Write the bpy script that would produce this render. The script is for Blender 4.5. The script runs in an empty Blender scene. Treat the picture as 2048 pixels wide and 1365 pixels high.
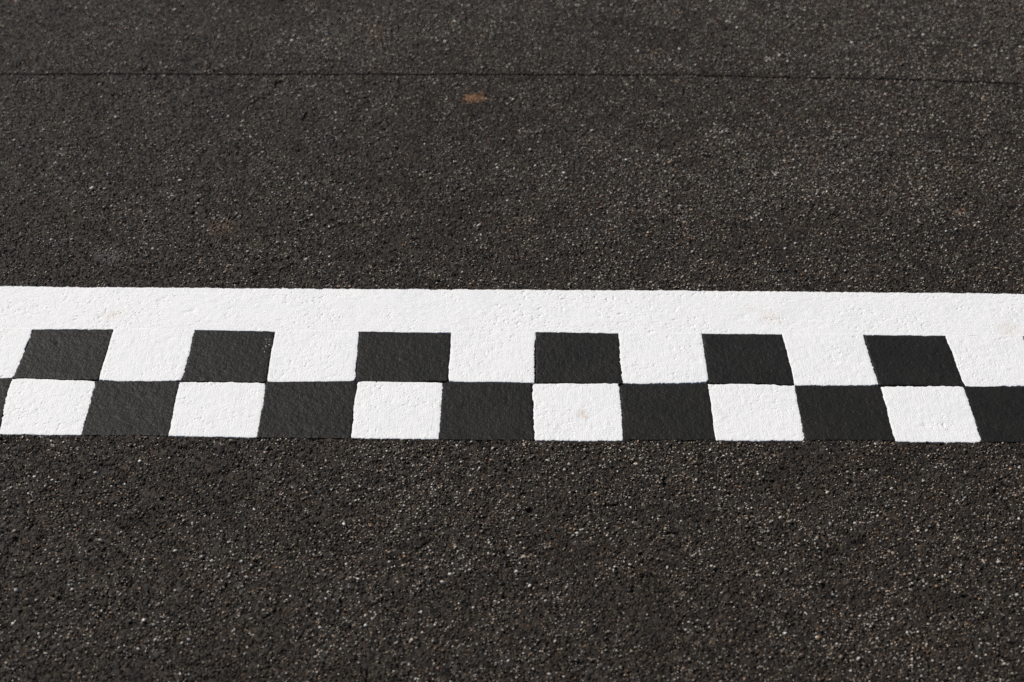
import bpy, math
import numpy as np

rng = np.random.default_rng(7)
S = bpy.context.scene

# ---------------------------------------------------------------- camera
PITCH, ROLL, CAM_H, LENS = 36.2613, 0.7665, 1.82615, 60.69
p_, r_ = math.radians(PITCH), math.radians(ROLL)
fwd = np.array([0, math.cos(p_), -math.sin(p_)])
rt0 = np.array([1.0, 0, 0]); up0 = np.cross(rt0, fwd)
rt = math.cos(r_)*rt0 + math.sin(r_)*up0
up = -math.sin(r_)*rt0 + math.cos(r_)*up0
from mathutils import Matrix
cd = bpy.data.cameras.new('camera'); cam = bpy.data.objects.new('camera', cd)
S.collection.objects.link(cam)
M4 = Matrix.Identity(4)
for i in range(3):
    M4[i][0], M4[i][1], M4[i][2] = rt[i], up[i], -fwd[i]
M4[2][3] = CAM_H
cam.matrix_world = M4
cd.lens = LENS; cd.sensor_width = 36; cd.clip_start = 0.05; cd.clip_end = 3000
cd.dof.use_dof = True
cd.dof.focus_distance = float(fwd @ np.array([0, 2.36, -CAM_H]))
cd.dof.aperture_fstop = 4.0
cd.dof.aperture_blades = 8
S.camera = cam

# ---------------------------------------------------------------- world, sun, exposure
SUN_EL, SUN_AZ = 44.0, 143.0          # azimuth counter-clockwise from +X: beyond the line, to the left
w = bpy.data.worlds.new('World'); S.world = w; w.use_nodes = True
nt = w.node_tree; bg = nt.nodes['Background']
sky = nt.nodes.new('ShaderNodeTexSky'); sky.sky_type = 'NISHITA'; sky.sun_disc = False
sky.sun_elevation = math.radians(SUN_EL); sky.sun_rotation = math.radians(90-SUN_AZ)
nt.links.new(sky.outputs[0], bg.inputs[0]); bg.inputs[1].default_value = 0.05
ld = bpy.data.lights.new('sun', 'SUN'); ld.energy = 4.3; ld.angle = math.radians(0.53); ld.color = (1, .96, .905)
lo = bpy.data.objects.new('sun', ld); S.collection.objects.link(lo)
lo.location = (0, 0, 8)
lo.rotation_euler = (math.radians(90-SUN_EL), 0, math.radians(SUN_AZ+90))
S.view_settings.view_transform = 'Standard'; S.view_settings.look = 'None'
S.view_settings.exposure = 0.0; S.view_settings.gamma = 1.0; S.view_settings.use_curve_mapping = False
S.cycles.use_denoising = False
S.cycles.max_bounces = 4
S.cycles.filter_width = 1.5

# ---------------------------------------------------------------- noise helpers (all in metres, all in world space)
def vnoise(x, y, cell, seed):
    g = np.random.default_rng(seed).random((256, 256)).astype(np.float32)
    fx = x/cell+1000.37; fy = y/cell+1000.71
    ix = np.floor(fx).astype(np.int32); iy = np.floor(fy).astype(np.int32)
    tx = (fx-ix).astype(np.float32); ty = (fy-iy).astype(np.float32)
    tx = tx*tx*(3-2*tx); ty = ty*ty*(3-2*ty)
    a = g[ix & 255, iy & 255]; b = g[(ix+1) & 255, iy & 255]
    c = g[ix & 255, (iy+1) & 255]; d = g[(ix+1) & 255, (iy+1) & 255]
    return (a+(b-a)*tx)*(1-ty)+(c+(d-c)*tx)*ty-.5

def stones(x, y, cell, seed, hvar, steep, tilt, keep=1.0):
    """top of a layer of tilted, flat topped stones; also the winner's random number"""
    r = np.random.default_rng(seed)
    N = 512
    jx = r.random((N, N), dtype=np.float32); jy = r.random((N, N), dtype=np.float32)
    h = (r.random((N, N), dtype=np.float32)-.5)*hvar
    if keep < 1: h[r.random((N, N)) > keep] = -1.0
    gx = (r.normal(size=(N, N))*tilt).astype(np.float32); gy = (r.normal(size=(N, N))*tilt).astype(np.float32)
    an = r.random((N, N))*math.pi
    el = 1+r.random((N, N))*.7
    sz = .75+.5*r.random((N, N))
    ca = (np.cos(an)/cell*el/sz).astype(np.float32); sa = (np.sin(an)/cell*el/sz).astype(np.float32)
    cb = (np.cos(an)/cell/el/sz*1.15).astype(np.float32); sb = (np.sin(an)/cell/el/sz*1.15).astype(np.float32)
    rid = r.random((N, N), dtype=np.float32)
    # rotate the lattice a little so that no rows line up with the picture
    A = .35+seed*.37
    X = (x*math.cos(A)-y*math.sin(A)).astype(np.float32)/cell+2000; Y = (x*math.sin(A)+y*math.cos(A)).astype(np.float32)/cell+2000
    ix = np.floor(X).astype(np.int32); iy = np.floor(Y).astype(np.int32)
    best = np.full(x.shape, -9, np.float32); bid = np.zeros(x.shape, np.float32)
    for a in (-1, 0, 1):
        for b in (-1, 0, 1):
            k = ((ix+a) & 511)*512+((iy+b) & 511)
            dx = (X-(ix+a)-jx.ravel()[k])*cell; dy = (Y-(iy+b)-jy.ravel()[k])*cell
            u = dx*ca.ravel()[k]+dy*sa.ravel()[k]; v = dy*cb.ravel()[k]-dx*sb.ravel()[k]
            q = u*u+v*v
            z = h.ravel()[k]+gx.ravel()[k]*dx+gy.ravel()[k]*dy-steep*cell*q*q*4
            m = z > best
            best[m] = z[m]; bid[m] = rid.ravel()[k][m]
    return best, bid

def seam_y(x):
    xs = [-3, -1.16, -.768, -.374, -.035, .191, .418, .633, .871, 1.148, 3]
    ys = [3.43, 3.4774, 3.4884, 3.499, 3.508, 3.5137, 3.5166, 3.5138, 3.5097, 3.4959, 3.40]
    return np.interp(x, xs, ys)+.0035*vnoise(x, x*0, .035, 91)+.002*vnoise(x, x*0, .008, 92)

def asphalt(x, y, full=True):
    """height of the worn asphalt surface, the grain's random number and its class"""
    h1, i1 = stones(x, y, .0105, 3, .0026, .38, .10, .50)
    h2, i2 = stones(x, y, .0048, 5, .0027, .45, .26, .82)
    h3, i3 = stones(x, y, .0028, 9, .0024, .58, .38, .88)
    h1 += .0002
    h = h1.copy(); idr = i1.copy(); cl = np.full(x.shape, 1.0, np.float32)
    m = h2 > h; h[m] = h2[m]; idr[m] = i2[m]; cl[m] = .5
    m = h3 > h; h[m] = h3[m]; idr[m] = i3[m]; cl[m] = 0
    base = -.0031+.0014*vnoise(x, y, .004, 12)
    m = base > h; h[m] = base[m]; cl[m] = 0; idr[m] = .02
    h += (.0020*vnoise(x, y, .09, 14)+.0009*vnoise(x, y, .028, 15)+.0009*vnoise(x, y, .0022, 16)).astype(np.float32)
    # a few deep holes where a stone has come out
    hx = vnoise(x, y, .016, 18)
    h -= np.clip(hx-.40, 0, 1).astype(np.float32)*.045
    # the one dark hole in front of the line
    d = np.hypot((x-.0328), (y-2.0387)*1.0)
    h -= (.009*np.exp(-(d/.006)**4)).astype(np.float32)
    if full:
        d = np.abs(y-seam_y(x))
        h -= (.0045*np.exp(-(d/.0022)**2)).astype(np.float32)
    return h, idr, cl

# ---------------------------------------------------------------- mesh helpers
def grid_mesh(name, P, nu, nv, mats, attrs=None, extra_v=None, extra_f=None, smooth=True, facemask=None):
    """P: (nu*nv,3) laid out row by row"""
    a = np.arange(nu*nv, dtype=np.int32).reshape(nv, nu)
    q = np.stack([a[:-1, :-1], a[:-1, 1:], a[1:, 1:], a[1:, :-1]], -1).reshape(-1, 4)
    if facemask is not None: q = q[facemask]
    V = P
    if extra_v is not None:
        V = np.concatenate([P, extra_v]); q = np.concatenate([q, np.asarray(extra_f, np.int32)])
    me = bpy.data.meshes.new(name)
    me.vertices.add(len(V)); me.vertices.foreach_set('co', V.astype(np.float32).ravel())
    me.loops.add(q.size); me.loops.foreach_set('vertex_index', q.ravel())
    me.polygons.add(len(q)); me.polygons.foreach_set('loop_start', np.arange(0, q.size, 4, dtype=np.int32))
    me.polygons.foreach_set('use_smooth', np.full(len(q), smooth))
    if attrs:
        for k, v in attrs.items():
            if len(v) < len(V): v = np.concatenate([v, np.full(len(V)-len(v), .5)])
            at = me.attributes.new(k, 'FLOAT', 'POINT'); at.data.foreach_set('value', v.astype(np.float32))
    me.update(calc_edges=True)
    me.materials.append(mats)
    return me

def link(name, me, parent=None):
    o = bpy.data.objects.new(name, me); S.collection.objects.link(o)
    if parent: o.parent = parent
    return o

# ---------------------------------------------------------------- materials
class N:
    def __init__(s, name):
        s.m = bpy.data.materials.new(name); s.m.use_nodes = True
        s.t = s.m.node_tree; s.b = s.t.nodes['Principled BSDF']
    def n(s, typ, **kw):
        o = s.t.nodes.new(typ)
        for k, v in kw.items():
            if k.startswith('i_'): o.inputs[k[2:].replace('_', ' ')].default_value = v
            else: setattr(o, k, v)
        return o
    def l(s, a, b): s.t.links.new(a, b)
    def pos(s): return s.n('ShaderNodeNewGeometry').outputs['Position']
    def noise(s, scale, detail=2, rough=.5, vec=None):
        o = s.n('ShaderNodeTexNoise'); o.inputs['Scale'].default_value = scale; o.inputs['Detail'].default_value = detail
        o.inputs['Roughness'].default_value = rough
        s.l(vec or s.pos(), o.inputs['Vector']); return o.outputs['Fac']
    def ramp(s, fac, stops, interp='LINEAR'):
        o = s.n('ShaderNodeValToRGB'); cr = o.color_ramp; cr.interpolation = interp
        while len(cr.elements) < len(stops): cr.elements.new(.5)
        for e, (p, c) in zip(cr.elements, stops):
            e.position = p; e.color = (*c, 1) if len(c) == 3 else c
        s.l(fac, o.inputs[0]); return o.outputs[0]
    def mix(s, fac, a, b, typ='MIX'):
        o = s.n('ShaderNodeMix', data_type='RGBA', blend_type=typ)
        for sock, v in ((o.inputs[0], fac), (o.inputs[6], a), (o.inputs[7], b)):
            if isinstance(v, (int, float)): sock.default_value = v
            elif isinstance(v, tuple): sock.default_value = (*v, 1)
            else: s.l(v, sock)
        return o.outputs[2]
    def math(s, op, a, b=0.0, c=None, clamp=False):
        o = s.n('ShaderNodeMath', operation=op, use_clamp=clamp)
        for i, v in enumerate((a, b, c)):
            if v is None: continue
            if isinstance(v, (int, float)): o.inputs[i].default_value = v
            else: s.l(v, o.inputs[i])
        return o.outputs[0]
    def spot(s, x, y, rx, ry, edge=.5):
        """0..1 mask of a worn patch at a place on the ground"""
        mp = s.n('ShaderNodeMapping', vector_type='POINT')
        mp.inputs['Location'].default_value = (-x/rx, -y/ry, 0); mp.inputs['Scale'].default_value = (1/rx, 1/ry, 0)
        s.l(s.pos(), mp.inputs['Vector'])
        ln = s.n('ShaderNodeVectorMath', operation='LENGTH'); s.l(mp.outputs[0], ln.inputs[0])
        nz = s.noise(180, 3, .6)
        d = s.math('ADD', ln.outputs['Value'], s.math('MULTIPLY', s.math('SUBTRACT', nz, .5), 1.6))
        mr = s.n('ShaderNodeMapRange'); mr.inputs[1].default_value = 1+edge/2; mr.inputs[2].default_value = 1-edge/2-.2
        mr.inputs[3].default_value = 0; mr.inputs[4].default_value = 1
        s.l(d, mr.inputs[0]); return mr.outputs[0]
    def bump(s, h, dist, strength=1.0):
        o = s.n('ShaderNodeBump'); o.inputs['Distance'].default_value = dist; o.inputs['Strength'].default_value = strength
        s.l(h, o.inputs['Height']); s.l(o.outputs[0], s.b.inputs['Normal']); return o

def mat_asphalt():
    a = N('worn_asphalt')
    g = a.n('ShaderNodeAttribute', attribute_name='grain').outputs['Fac']
    k = a.n('ShaderNodeAttribute', attribute_name='size').outputs['Fac']
    dark = a.ramp(g, [(0, (.010, .0085, .0075)), (.25, (.016, .0128, .0108)), (.5, (.026, .021, .0172)), (.68, (.021, .020, .0188)),
                      (.8, (.037, .027, .020)), (.9, (.029, .031, .032)), (1, (.050, .050, .048))])
    lite = a.ramp(g, [(0, (.010, .0085, .0075)), (.4, (.018, .0145, .012)), (.72, (.030, .024, .0195)), (.82, (.055, .042, .032)), (.92, (.11, .09, .07)), (.97, (.20, .17, .14)), (1, (.30, .26, .22))])
    dark = a.mix(a.ramp(k, [(.1, (1, 1, 1)), (.4, (0, 0, 0))]), dark, lite)
    # thin layer of fine sand and worn bitumen over the stones
    n1 = a.noise(520, 2, .6)
    fine = a.ramp(n1, [(.32, (.40, .39, .38)), (.50, (1, 1, 1)), (.62, (1.5, 1.45, 1.38)), (.72, (3.4, 3.1, 2.8))])
    c = a.mix(1.0, dark, fine, 'MULTIPLY'); c = a.mix(1.0, c, (.98, .875, .74), 'MULTIPLY')
    # slow patches: browner here, greyer there
    n2 = a.noise(6, 4, .55)
    c = a.mix(1.0, c, a.ramp(n2, [(.3, (.90, .87, .85)), (.5, (1, 1, 1)), (.7, (1.12, 1.07, 1.0))]), 'MULTIPLY')
    n3 = a.noise(45, 3, .6)
    c = a.mix(a.ramp(n3, [(.58, (0, 0, 0)), (.74, (.5, .5, .5))]), c, (.055, .032, .017))
    # small known patches of wear
    c = a.mix(a.math('MULTIPLY', a.spot(-.57, 2.853, .03, .03), .6), c, (.085, .050, .024))
    c = a.mix(a.math('MULTIPLY', a.spot(-.333, 3.714, .02, .05), .5), c, (.09, .050, .022))
    c = a.mix(a.math('MULTIPLY', a.spot(-.769, 2.747, .034, .022), .5), c, (.12, .11, .10))
    a.l(c, a.b.inputs['Base Color'])
    a.l(a.math('ADD', a.math('MULTIPLY', n1, .35), .50), a.b.inputs['Roughness'])
    a.b.inputs['Specular IOR Level'].default_value = .24
    a.bump(a.noise(800, 3, .65), .0009, .9)
    return a.m

def mat_grains():
    a = N('pale_aggregate')
    rnd = a.n('ShaderNodeNewGeometry').outputs['Random Per Island']
    c = a.ramp(rnd, [(0, (.05, .040, .032)), (.26, (.12, .092, .068)), (.44, (.22, .18, .14)), (.54, (.36, .29, .21)), (.62, (.36, .23, .14)),
                     (.68, (.22, .20, .19)), (.80, (.48, .45, .41)), (.92, (.60, .53, .43)), (.985, (.78, .75, .70)), (.99, (.34, .15, .05)), (1, (.34, .15, .05))], 'LINEAR')
    n1 = a.noise(900, 2)
    c = a.mix(1.0, c, a.ramp(n1, [(.3, (.6, .58, .56)), (.6, (1, 1, 1))]), 'MULTIPLY')
    a.l(c, a.b.inputs['Base Color']); a.b.inputs['Roughness'].default_value = .45
    return a.m

def mat_white(name, streak, seed):
    a = N(name)
    mp = a.n('ShaderNodeMapping'); a.l(a.pos(), mp.inputs['Vector']); mp.inputs['Location'].default_value = (seed, seed*2, 0)
    mp.inputs['Scale'].default_value = streak
    st = a.noise(1, 3, .6, mp.outputs[0])
    n1 = a.noise(9, 4, .6); n2 = a.noise(330, 3, .6); n3 = a.noise(110, 2, .5)
    c = a.ramp(n1, [(.3, (.82, .82, .82)), (.5, (.85, .845, .835)), (.7, (.825, .82, .815))])
    c = a.mix(1.0, c, a.ramp(st, [(.25, (.90, .905, .91)), (.5, (1, 1, 1))]), 'MULTIPLY')
    # pin holes where the black of the road still shows
    ph = a.math('MULTIPLY', a.ramp(n2, [(.225, (1, 1, 1)), (.26, (0, 0, 0))]), a.ramp(n3, [(.40, (1, 1, 1)), (.52, (0, 0, 0))]))
    c = a.mix(ph, c, (.12, .11, .10))
    for x, y, rx, ry, f in ((-.726, 2.552, .020, .014, .26), (.121, 2.281, .009, .011, .55), (.471, 2.573, .018, .020, .26), (.90, 2.545, .022, .022, .22), (.44, 2.60, .016, .010, .18), (.128, 2.274, .004, .004, .5)):
        c = a.mix(a.math('MULTIPLY', a.math('MULTIPLY', a.spot(x, y, rx, ry, .9), a.ramp(n2, [(.38, (1, 1, 1)), (.58, (.25, .25, .25))])), f*1.2), c, (.56, .42, .28))
    a.l(c, a.b.inputs['Base Color']); a.b.inputs['Roughness'].default_value = .62
    a.b.inputs['Specular IOR Level'].default_value = .35
    h = a.math('ADD', a.math('MULTIPLY', st, .55), a.math('MULTIPLY', a.noise(480, 3, .6), 1.1))
    a.bump(h, .0013, .85)
    return a.m

def mat_black():
    a = N('black_paint')
    mp = a.n('ShaderNodeMapping'); a.l(a.pos(), mp.inputs['Vector']); mp.inputs['Scale'].default_value = (260, 28, 30)
    st = a.noise(1, 3, .6, mp.outputs[0])
    n1 = a.noise(14, 4, .6)
    c = a.ramp(n1, [(.3, (.0080, .0070, .0056)), (.7, (.0135, .0120, .0098))])
    n2 = a.noise(260, 3, .6)
    c = a.mix(a.ramp(n2, [(.76, (0, 0, 0)), (.80, (.5, .5, .5))]), c, (.12, .11, .09))
    # flecks of white along the edge of one square
    f = a.math('MULTIPLY', a.spot(-.4315, 2.465, .010, .030, .3), a.ramp(a.noise(300, 1), [(.66, (0, 0, 0)), (.69, (1, 1, 1))]))
    c = a.mix(f, c, (.6, .58, .55))
    a.l(c, a.b.inputs['Base Color']); a.b.inputs['Roughness'].default_value = .50
    a.b.inputs['Specular IOR Level'].default_value = .19
    h = a.math('ADD', a.math('MULTIPLY', st, .28), a.noise(190, 4, .62))
    a.bump(h, .0020, .9)
    return a.m

def mat_plain(name, col, rough):
    a = N(name)
    n1 = a.noise(300, 3, .6)
    a.l(a.mix(1.0, col, a.ramp(n1, [(.3, (.6, .6, .6)), (.7, (1.35, 1.3, 1.25))]), 'MULTIPLY'), a.b.inputs['Base Color'])
    a.b.inputs['Roughness'].default_value = rough
    a.bump(a.noise(700, 3, .6), .0006, .7)
    return a.m

M_ASPH = mat_asphalt(); M_GRAIN = mat_grains()
M_BAND = mat_white('white_band_paint', (40, 300, 60), 0.3)
M_WHITE = mat_white('white_square_paint', (300, 34, 60), 4.7)
M_BLACK = mat_black()
M_SEAM = mat_plain('seam_bitumen', (.004, .0032, .0028), .9)
M_SEAM.node_tree.nodes['Principled BSDF'].inputs['Specular IOR Level'].default_value = .03
M_RUST = mat_plain('rust', (.155, .074, .025), .8)

# ---------------------------------------------------------------- layout of the painted line (metres on the ground)
STEP = .1495
def ext(L, dx, dy):
    L = list(L)
    lo_ = [(L[0][0]-STEP*i, L[0][1]-dy*i) for i in range(6, 0, -1)]
    hi_ = [(L[-1][0]+STEP*i, L[-1][1]+dy*i) for i in range(1, 6)]
    return lo_+L+hi_
tops = ext([(-0.8595, 2.5038), (-0.7159, 2.507), (-0.5702, 2.5078), (-0.425, 2.5065), (-0.2758, 2.5093), (-0.1087, 2.5099), (0.0421, 2.5148), (0.1929, 2.5147), (0.3418, 2.5175), (0.4879, 2.5187), (0.6337, 2.5194), (0.7819, 2.5212), (0.9225, 2.5228)], 0, .0015)
mA = ext([(-0.8602, 2.3602), (-0.713, 2.3573), (-0.5684, 2.3577), (-0.4238, 2.358), (-0.2693, 2.3642), (-0.1091, 2.3663), (0.0411, 2.3675), (0.1923, 2.3683), (0.3425, 2.373), (0.4904, 2.37), (0.6367, 2.3722), (0.7856, 2.3732), (.934, 2.3745)], 0, .0012)
mB = ext([(-0.8626, 2.3583), (-0.7172, 2.3554), (-0.5714, 2.3560), (-0.4243, 2.3562), (-0.2663, 2.3643), (-0.1176, 2.3629), (0.0352, 2.3638), (0.1866, 2.3662), (0.3417, 2.3691), (0.4887, 2.3689), (0.6393, 2.37), (0.7827, 2.3731), (.932, 2.374)], 0, .0012)
bot = ext([(-0.8487, 2.2071), (-0.7122, 2.208), (-0.5675, 2.2091), (-0.4214, 2.2076), (-0.2646, 2.209), (-0.1194, 2.2094), (0.0395, 2.2107), (0.1853, 2.2138), (0.3413, 2.2164), (0.4882, 2.2195), (0.6401, 2.2207), (0.7831, 2.2211), (.931, 2.223)], 0, .0012)

up_edge = [(-1.95, 2.628), (-0.9524, 2.6381), (-0.6278, 2.6411), (-0.3027, 2.645), (-0.0013, 2.6497), (0.3009, 2.6540), (0.6297, 2.6567), (0.9545, 2.6585), (1.95, 2.668)]

def inside(x, y):
    """1 well inside the painted line, 0 outside it"""
    lo_ = np.interp(x, [c[0] for c in bot], [c[1] for c in bot]); hi_ = np.interp(x, [c[0] for c in up_edge], [c[1] for c in up_edge])
    return np.clip(np.minimum(y-lo_-.003, hi_-.003-y)/.006, 0, 1)*np.clip((1.66-np.abs(x-.0))/.01, 0, 1)
def pits(x, y):
    """open pores the paint has not filled"""
    a = np.clip(vnoise(x, y, .0042, 701)+.7*vnoise(x, y, .0024, 702)-.30, 0, .3)
    b = np.clip(vnoise(x, y, .05, 703)*2+.7, .15, 1.3)
    return a*b*.0034

# ---------------------------------------------------------------- the road: one sheet, finely modelled near the line
YA, YB = 1.30, 4.70
def halfw(y): return .62+(y-YA)*.40+.10
t = np.linspace(0, 1, 2101)
ys = YA+(YB-YA)*(t*.62+t*t*.38)             # rows closer together near the viewer
nv = len(ys); nu = 1701
s_ = np.linspace(-1, 1, nu)
X = (halfw(ys)[:, None]*s_[None, :]); Y = np.repeat(ys[:, None], nu, 1)
X = X.ravel(); Y = Y.ravel()
Z, G, K = asphalt(X, Y)
fade = np.minimum(np.minimum((Y-YA)/.05, (YB-Y)/.05), (1-np.abs(np.tile(s_, nv)))*10)
Z *= np.clip(fade, 0, 1)
Z -= .0018*inside(X, Y)       # the road is pressed down under the coat of paint
P = np.stack([X, Y, Z], 1)
BIG = 900.0
ev = np.array([[-BIG, -BIG, 0], [BIG, -BIG, 0], [BIG, BIG, 0], [-BIG, BIG, 0]])
n0 = nu*nv
c00, c10, c11, c01 = 0, nu-1, nu*nv-1, nu*(nv-1)
ef = [[n0, n0+1, c10, c00], [n0+1, n0+2, c11, c10], [n0+2, n0+3, c01, c11], [n0+3, n0, c00, c01]]
me = grid_mesh('road', P, nu, nv, M_ASPH, {'grain': G, 'size': K}, ev, ef, smooth=False)
road = link('road', me); road['kind'] = 'structure'
del P, X, Y, Z, G, K

# ---------------------------------------------------------------- the painted finish line
# smoothed copy of the road under the paint: paint fills the pores and rounds the stones
FX0, FX1, FY0, FY1, FD = -1.95, 1.95, 2.15, 2.70, .001
fxs = np.arange(FX0, FX1, FD); fys = np.arange(FY0, FY1, FD)
fX, fY = np.meshgrid(fxs, fys)
FH, _, _ = asphalt(fX.ravel(), fY.ravel(), False); FH = FH.reshape(fX.shape)
D = FH.copy()
for k in range(3):
    e = D.copy()
    e[1:] = np.maximum(e[1:], D[:-1]); e[:-1] = np.maximum(e[:-1], D[1:])
    e[:, 1:] = np.maximum(e[:, 1:], D[:, :-1]); e[:, :-1] = np.maximum(e[:, :-1], D[:, 1:])
    D = e
def blur(A, r):
    for ax in (0, 1):
        B = np.zeros_like(A)
        for k in range(-r, r+1): B += np.roll(A, k, ax)
        A = B/(2*r+1)
    return A
D2 = np.maximum(blur(blur(D, 3), 2), 0*D-.0016)
def sample(F, x, y):
    fx = np.clip((x-FX0)/FD, 0, F.shape[1]-2.001); fy = np.clip((y-FY0)/FD, 0, F.shape[0]-2.001)
    ix = fx.astype(int); iy = fy.astype(int); tx = fx-ix; ty = fy-iy
    return (F[iy, ix]*(1-tx)+F[iy, ix+1]*tx)*(1-ty)+(F[iy+1, ix]*(1-tx)+F[iy+1, ix+1]*tx)*ty

def paint_sheet(name, bl, br, tr, tl, nu, nv, mat, seed, gap=(.0006, .0006, .0006, .0006), rnd=.004, wob=.0013, thick=.0009, bulge=None, parent=None, amp=.42):
    """a coat of paint between four corners (ground metres); gap = left, right, bottom, top"""
    u = np.linspace(0, 1, nu); v = np.linspace(0, 1, nv)
    U, V = np.meshgrid(u, v); U = U.ravel(); V = V.ravel()
    bl, br, tr, tl = (np.array(c, float) for c in (bl, br, tr, tl))
    Q = (bl[None]*((1-U)*(1-V))[:, None]+br[None]*(U*(1-V))[:, None]+tr[None]*(U*V)[:, None]+tl[None]*((1-U)*V)[:, None])
    Lx = np.linalg.norm(br-bl); Ly = np.linalg.norm(tl-bl)
    def edge(s, k):   # ragged painted edge
        return 3.8*wob*vnoise(s, s*0+k*.3, .055, seed*7+k)+2.2*wob*vnoise(s, s*0+k*.3, .009, seed*7+k+100)+1.6*wob*vnoise(s, s*0+k*.3, .0035, seed*7+k+200)
    fall = .012
    em = np.random.default_rng(seed+950).uniform(.35, 1.25, 4)
    eL = -gap[0]+em[0]*edge(V*Ly, 1); eR = -gap[1]+em[1]*edge(V*Ly, 2); eB = -gap[2]+em[2]*edge(U*Lx, 3); eT = -gap[3]+em[3]*edge(U*Lx, 4)
    if bulge is not None: eR = eR+bulge[0]*np.exp(-((V-bulge[1])/bulge[2])**4)
    wL = np.clip(1-U*Lx/fall, 0, 1); wR = np.clip(1-(1-U)*Lx/fall, 0, 1)
    wB = np.clip(1-V*Ly/fall, 0, 1); wT = np.clip(1-(1-V)*Ly/fall, 0, 1)
    ex = (br-bl)/Lx; ey = (tl-bl)/Ly
    dx = eR*wR-eL*wL; dy = eT*wT-eB*wB
    # rounded corners
    cr = np.random.default_rng(seed+900).uniform(.1, 1.2, 4)
    top = 0 if gap[3] < -.001 else 1
    for su, sv, dU, dV, f in ((1, 1, U*Lx, V*Ly, cr[0]), (-1, 1, (1-U)*Lx, V*Ly, cr[1]), (1, -1, U*Lx, (1-V)*Ly, cr[2]*top), (-1, -1, (1-U)*Lx, (1-V)*Ly, cr[3]*top)):
        c = np.clip(1-(dU+dV)/(2.2*rnd+1e-9), 0, 1)*rnd*.5*f
        dx += su*c; dy += sv*c
    Q = Q+dx[:, None]*ex[None]+dy[:, None]*ey[None]
    de = np.minimum(np.minimum(U*Lx, (1-U)*Lx), np.minimum(V*Ly, (1-V)*Ly))
    z = sample(D2, Q[:, 0], Q[:, 1])
    zm = sample(FH, Q[:, 0], Q[:, 1])
    if mat is M_BLACK: amp = .62
    z = z*amp+(1-amp)*.0002+thick-.0005*np.exp(-((de if gap[3] > -.001 else np.minimum(np.minimum(U*Lx, (1-U)*Lx), V*Ly))/.0016))
    z = z-pits(Q[:, 0], Q[:, 1])*(1.0 if gap[0] < .0005 else .6)
    outer = inside(Q[:, 0], Q[:, 1])
    z = np.where(outer < .999, np.maximum(z, zm-.0018*outer+.00025*np.clip(de/.002, 0, 1)), z)
    P = np.column_stack([Q, z])
    # skirt down into the road so that the coat has a thickness
    a = np.arange(nu*nv).reshape(nv, nu)
    ring = np.concatenate([a[0, :], a[1:, -1], a[-1, -2::-1], a[-2:0:-1, 0]])
    R = P[ring].copy(); R[:, 2] = -.0045
    n = len(ring); base = nu*nv; nx = np.roll(np.arange(n), -1)
    f = np.stack([ring, base+np.arange(n), base+nx, ring[nx]], 1)
    me = grid_mesh(name, P, nu, nv, mat, None, R, f)
    return link(name, me, parent)

line = bpy.data.objects.new('finish_line', None); S.collection.objects.link(line)
line['label'] = 'black and white chequered finish line with a solid white band painted across dark asphalt'
line['category'] = 'finish line'
# solid white band beyond the squares
def band():
    nu, nv = 2600, 96
    xs = np.linspace(-1.745, 1.675, nu)
    topc = np.interp(xs, [c[0] for c in up_edge], [c[1] for c in up_edge])+.0012*vnoise(xs, xs*0, .03, 301)+.0022*vnoise(xs, xs*0, .008, 302)+.0022*vnoise(xs, xs*0, .0035, 303)
    botc = np.interp(xs, [c[0] for c in tops], [c[1] for c in tops])+.0012*vnoise(xs, xs*0, .03, 304)+.0016*vnoise(xs, xs*0, .007, 305)+.0003
    v = np.linspace(0, 1, nv)
    Yg = botc[None]+(topc-botc)[None]*v[:, None]; Xg = np.repeat(xs[None], nv, 0)
    x = Xg.ravel(); y = Yg.ravel()
    de = np.minimum(np.repeat(v, nu), 1-np.repeat(v, nu))*.14
    z = sample(D2, x, y)*.42+.0009-.0005*np.exp(-np.abs(np.repeat(topc[None]-botc[None], nv, 0).ravel()*(1-np.repeat(v, nu)))/.0016)
    z = z-1.25*pits(x, y)
    outer = inside(x, y)
    z = np.where(outer < .999, np.maximum(z, sample(FH, x, y)-.0018*outer+.00025*np.clip(de/.002, 0, 1)), z)
    P = np.column_stack([x, y, z])
    a = np.arange(nu*nv).reshape(nv, nu)
    ring = np.concatenate([a[0, :], a[1:, -1], a[-1, -2::-1], a[-2:0:-1, 0]])
    R = P[ring].copy(); R[:, 2] = -.0045
    n = len(ring); base = nu*nv; nx = np.roll(np.arange(n), -1)
    f = np.stack([ring, base+np.arange(n), base+nx, ring[nx]], 1)
    return link('white_band', grid_mesh('white_band', P, nu, nv, M_BAND, None, R, f), line)
band()
OFF = 6
for i in range(len(tops)-1):
    k = i-OFF
    near = -1 <= k <= 12
    n = 116 if near else 50
    blk = k % 2 == 0
    g = (.0007, .0007, .0003, .0003) if blk else (.0002, .0004, -.0002, -.0016)
    bl_ = (.006, .12, .13) if k == 6 else None
    tl, tr = tops[i], tops[i+1]
    paint_sheet('black_square' if blk else 'white_square', mA[i], mA[i+1], tr, tl, n, n, M_BLACK if blk else M_WHITE,
                50+i, g, .0025 if blk else .005, .0011,   .0009 if blk else .0012, bl_, line)
    blk = not blk
    g = (.0008, .0008, .0006, -.0003) if blk else (-.0008, -.0010, -.0006, .0001)
    paint_sheet('black_square' if blk else 'white_square', bot[i], bot[i+1], mB[i+1], mB[i], n, n, M_BLACK if blk else M_WHITE,
                150+i, g, .0015 if blk else .004, .0012, .0009 if blk else .0011, None, line)

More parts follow.
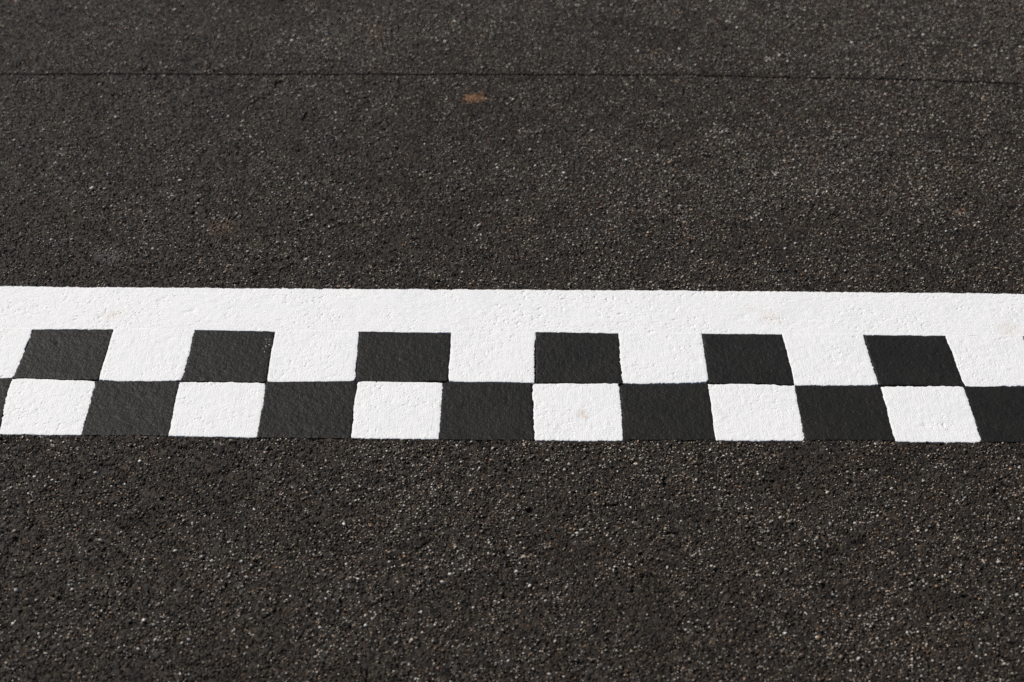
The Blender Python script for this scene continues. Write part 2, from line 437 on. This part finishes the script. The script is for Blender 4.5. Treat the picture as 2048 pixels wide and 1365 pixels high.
# ---------------------------------------------------------------- joint between two lanes of asphalt
def strip():
    nu, nv = 2600, 6
    xs = np.linspace(-1.75, 1.75, nu); v = np.linspace(-1, 1, nv)
    hw = .0006+.0019*np.clip(vnoise(xs, xs*0, .02, 401)+.8*vnoise(xs, xs*0, .25, 404)+.45, 0, 1)
    c = seam_y(xs)
    x = np.repeat(xs[None], nv, 0).ravel(); y = (c[None]+hw[None]*v[:, None]).ravel()
    z = .0018+.0020*vnoise(x, y, .09, 14)+.0009*vnoise(x, y, .028, 15)+.0012*vnoise(x, y, .003, 402)-.0006*np.repeat(np.abs(v), nu)
    return link('asphalt_joint', grid_mesh('asphalt_joint', np.column_stack([x, y, z]), nu, nv, M_SEAM))
sm = strip()
sm['label'] = 'thin dark joint running across the asphalt beyond the white band'; sm['category'] = 'road joint'

# ---------------------------------------------------------------- rust stain on the stones
def rust():
    n = 90
    xs = np.linspace(-.135, -.05, n); yy = np.linspace(3.355, 3.435, n)
    Xr, Yr = np.meshgrid(xs, yy); x = Xr.ravel(); y = Yr.ravel()
    h, _, _ = asphalt(x, y, False)
    P = np.column_stack([x, y, h+.0003])
    cx = .5*(Xr[:-1, :-1]+Xr[1:, 1:]).ravel(); cy = .5*(Yr[:-1, :-1]+Yr[1:, 1:]).ravel()
    d = np.hypot((cx+.090)/.028, (cy-3.397)/.024)
    m = d+.9*vnoise(cx, cy, .010, 501)+1.1*vnoise(cx, cy, .0035, 502) < .85
    me = grid_mesh('rust_stain', P, n, n, M_RUST, facemask=m)
    return link('rust_stain', me)
ru = rust(); ru['label'] = 'small orange rust stain on the asphalt just before the dark joint'; ru['category'] = 'stain'

# ---------------------------------------------------------------- pale grit and chippings bedded in the asphalt
def chippings(count=290000):
    a = (1+5**.5)/2
    iv = np.array([(-1, a, 0), (1, a, 0), (-1, -a, 0), (1, -a, 0), (0, -1, a), (0, 1, a), (0, -1, -a), (0, 1, -a), (a, 0, -1), (a, 0, 1), (-a, 0, -1), (-a, 0, 1)], float)
    iv /= np.linalg.norm(iv[0])
    tf = np.array([(0, 11, 5), (0, 5, 1), (0, 1, 7), (0, 7, 10), (0, 10, 11), (1, 5, 9), (5, 11, 4), (11, 10, 2), (10, 7, 6), (7, 1, 8), (3, 9, 4), (3, 4, 2), (3, 2, 6), (3, 6, 8), (3, 8, 9), (4, 9, 5), (2, 4, 11), (6, 2, 10), (8, 6, 7), (9, 8, 1)])
    y = rng.uniform(YA+.03, YB-.03, count*2); x = rng.uniform(-1, 1, count*2)*(halfw(YB)-.04)
    ok = np.abs(x) < halfw(y)-.04
    yl = np.interp(x, [c[0] for c in bot], [c[1] for c in bot]); yh = np.interp(x, [c[0] for c in up_edge], [c[1] for c in up_edge])
    r = .00080*np.exp(np.abs(rng.normal(0, .48, count*2))); r = np.minimum(r, .0042)
    ok &= ~((y > yl-r-.0005) & (y < yh+r+.0015))
    ok &= np.abs(y-seam_y(x)) > r+.0028
    dens = .46+.14*(y-2.4)+.08*x+.6*vnoise(x, y, .30, 601)+.8*vnoise(x, y, .045, 602)+.10*x
    ok &= rng.random(count*2) < np.clip(dens, .08, 1)
    x, y, r = x[ok], y[ok], r[ok]
    h, _, _ = asphalt(x, y)
    m = h > -.0030; x, y, r, h = x[m], y[m], r[m], h[m]
    n = len(x)
    v = iv[None]*(1+rng.uniform(-.28, .28, (n, 12, 1)))
    sc = np.stack([rng.uniform(.8, 1.5, n), rng.uniform(.75, 1.1, n), rng.uniform(.6, .95, n)], 1)
    v = v*sc[:, None, :]*r[:, None, None]
    an = rng.random(n)*6.283; c, s = np.cos(an)[:, None], np.sin(an)[:, None]
    vx = v[..., 0]*c-v[..., 1]*s; vy = v[..., 0]*s+v[..., 1]*c
    t2 = rng.normal(0, .3, (n, 1)); vz = v[..., 2]+t2*vx
    V = np.stack([vx+x[:, None], vy+y[:, None], vz+(h+.35*r)[:, None]], -1).reshape(-1, 3)
    F = (tf[None]+12*np.arange(n)[:, None, None]).reshape(-1, 3).astype(np.int32)
    me = bpy.data.meshes.new('chippings')
    me.vertices.add(len(V)); me.vertices.foreach_set('co', V.astype(np.float32).ravel())
    me.loops.add(F.size); me.loops.foreach_set('vertex_index', F.ravel())
    me.polygons.add(len(F)); me.polygons.foreach_set('loop_start', np.arange(0, F.size, 3, dtype=np.int32))
    me.update(calc_edges=True); me.materials.append(M_GRAIN)
    o = link('stone_chippings', me)
    o['kind'] = 'stuff'; o['label'] = 'pale grains of stone bedded in the dark asphalt'; o['category'] = 'stone chippings'
    print('chippings', n)
chippings()
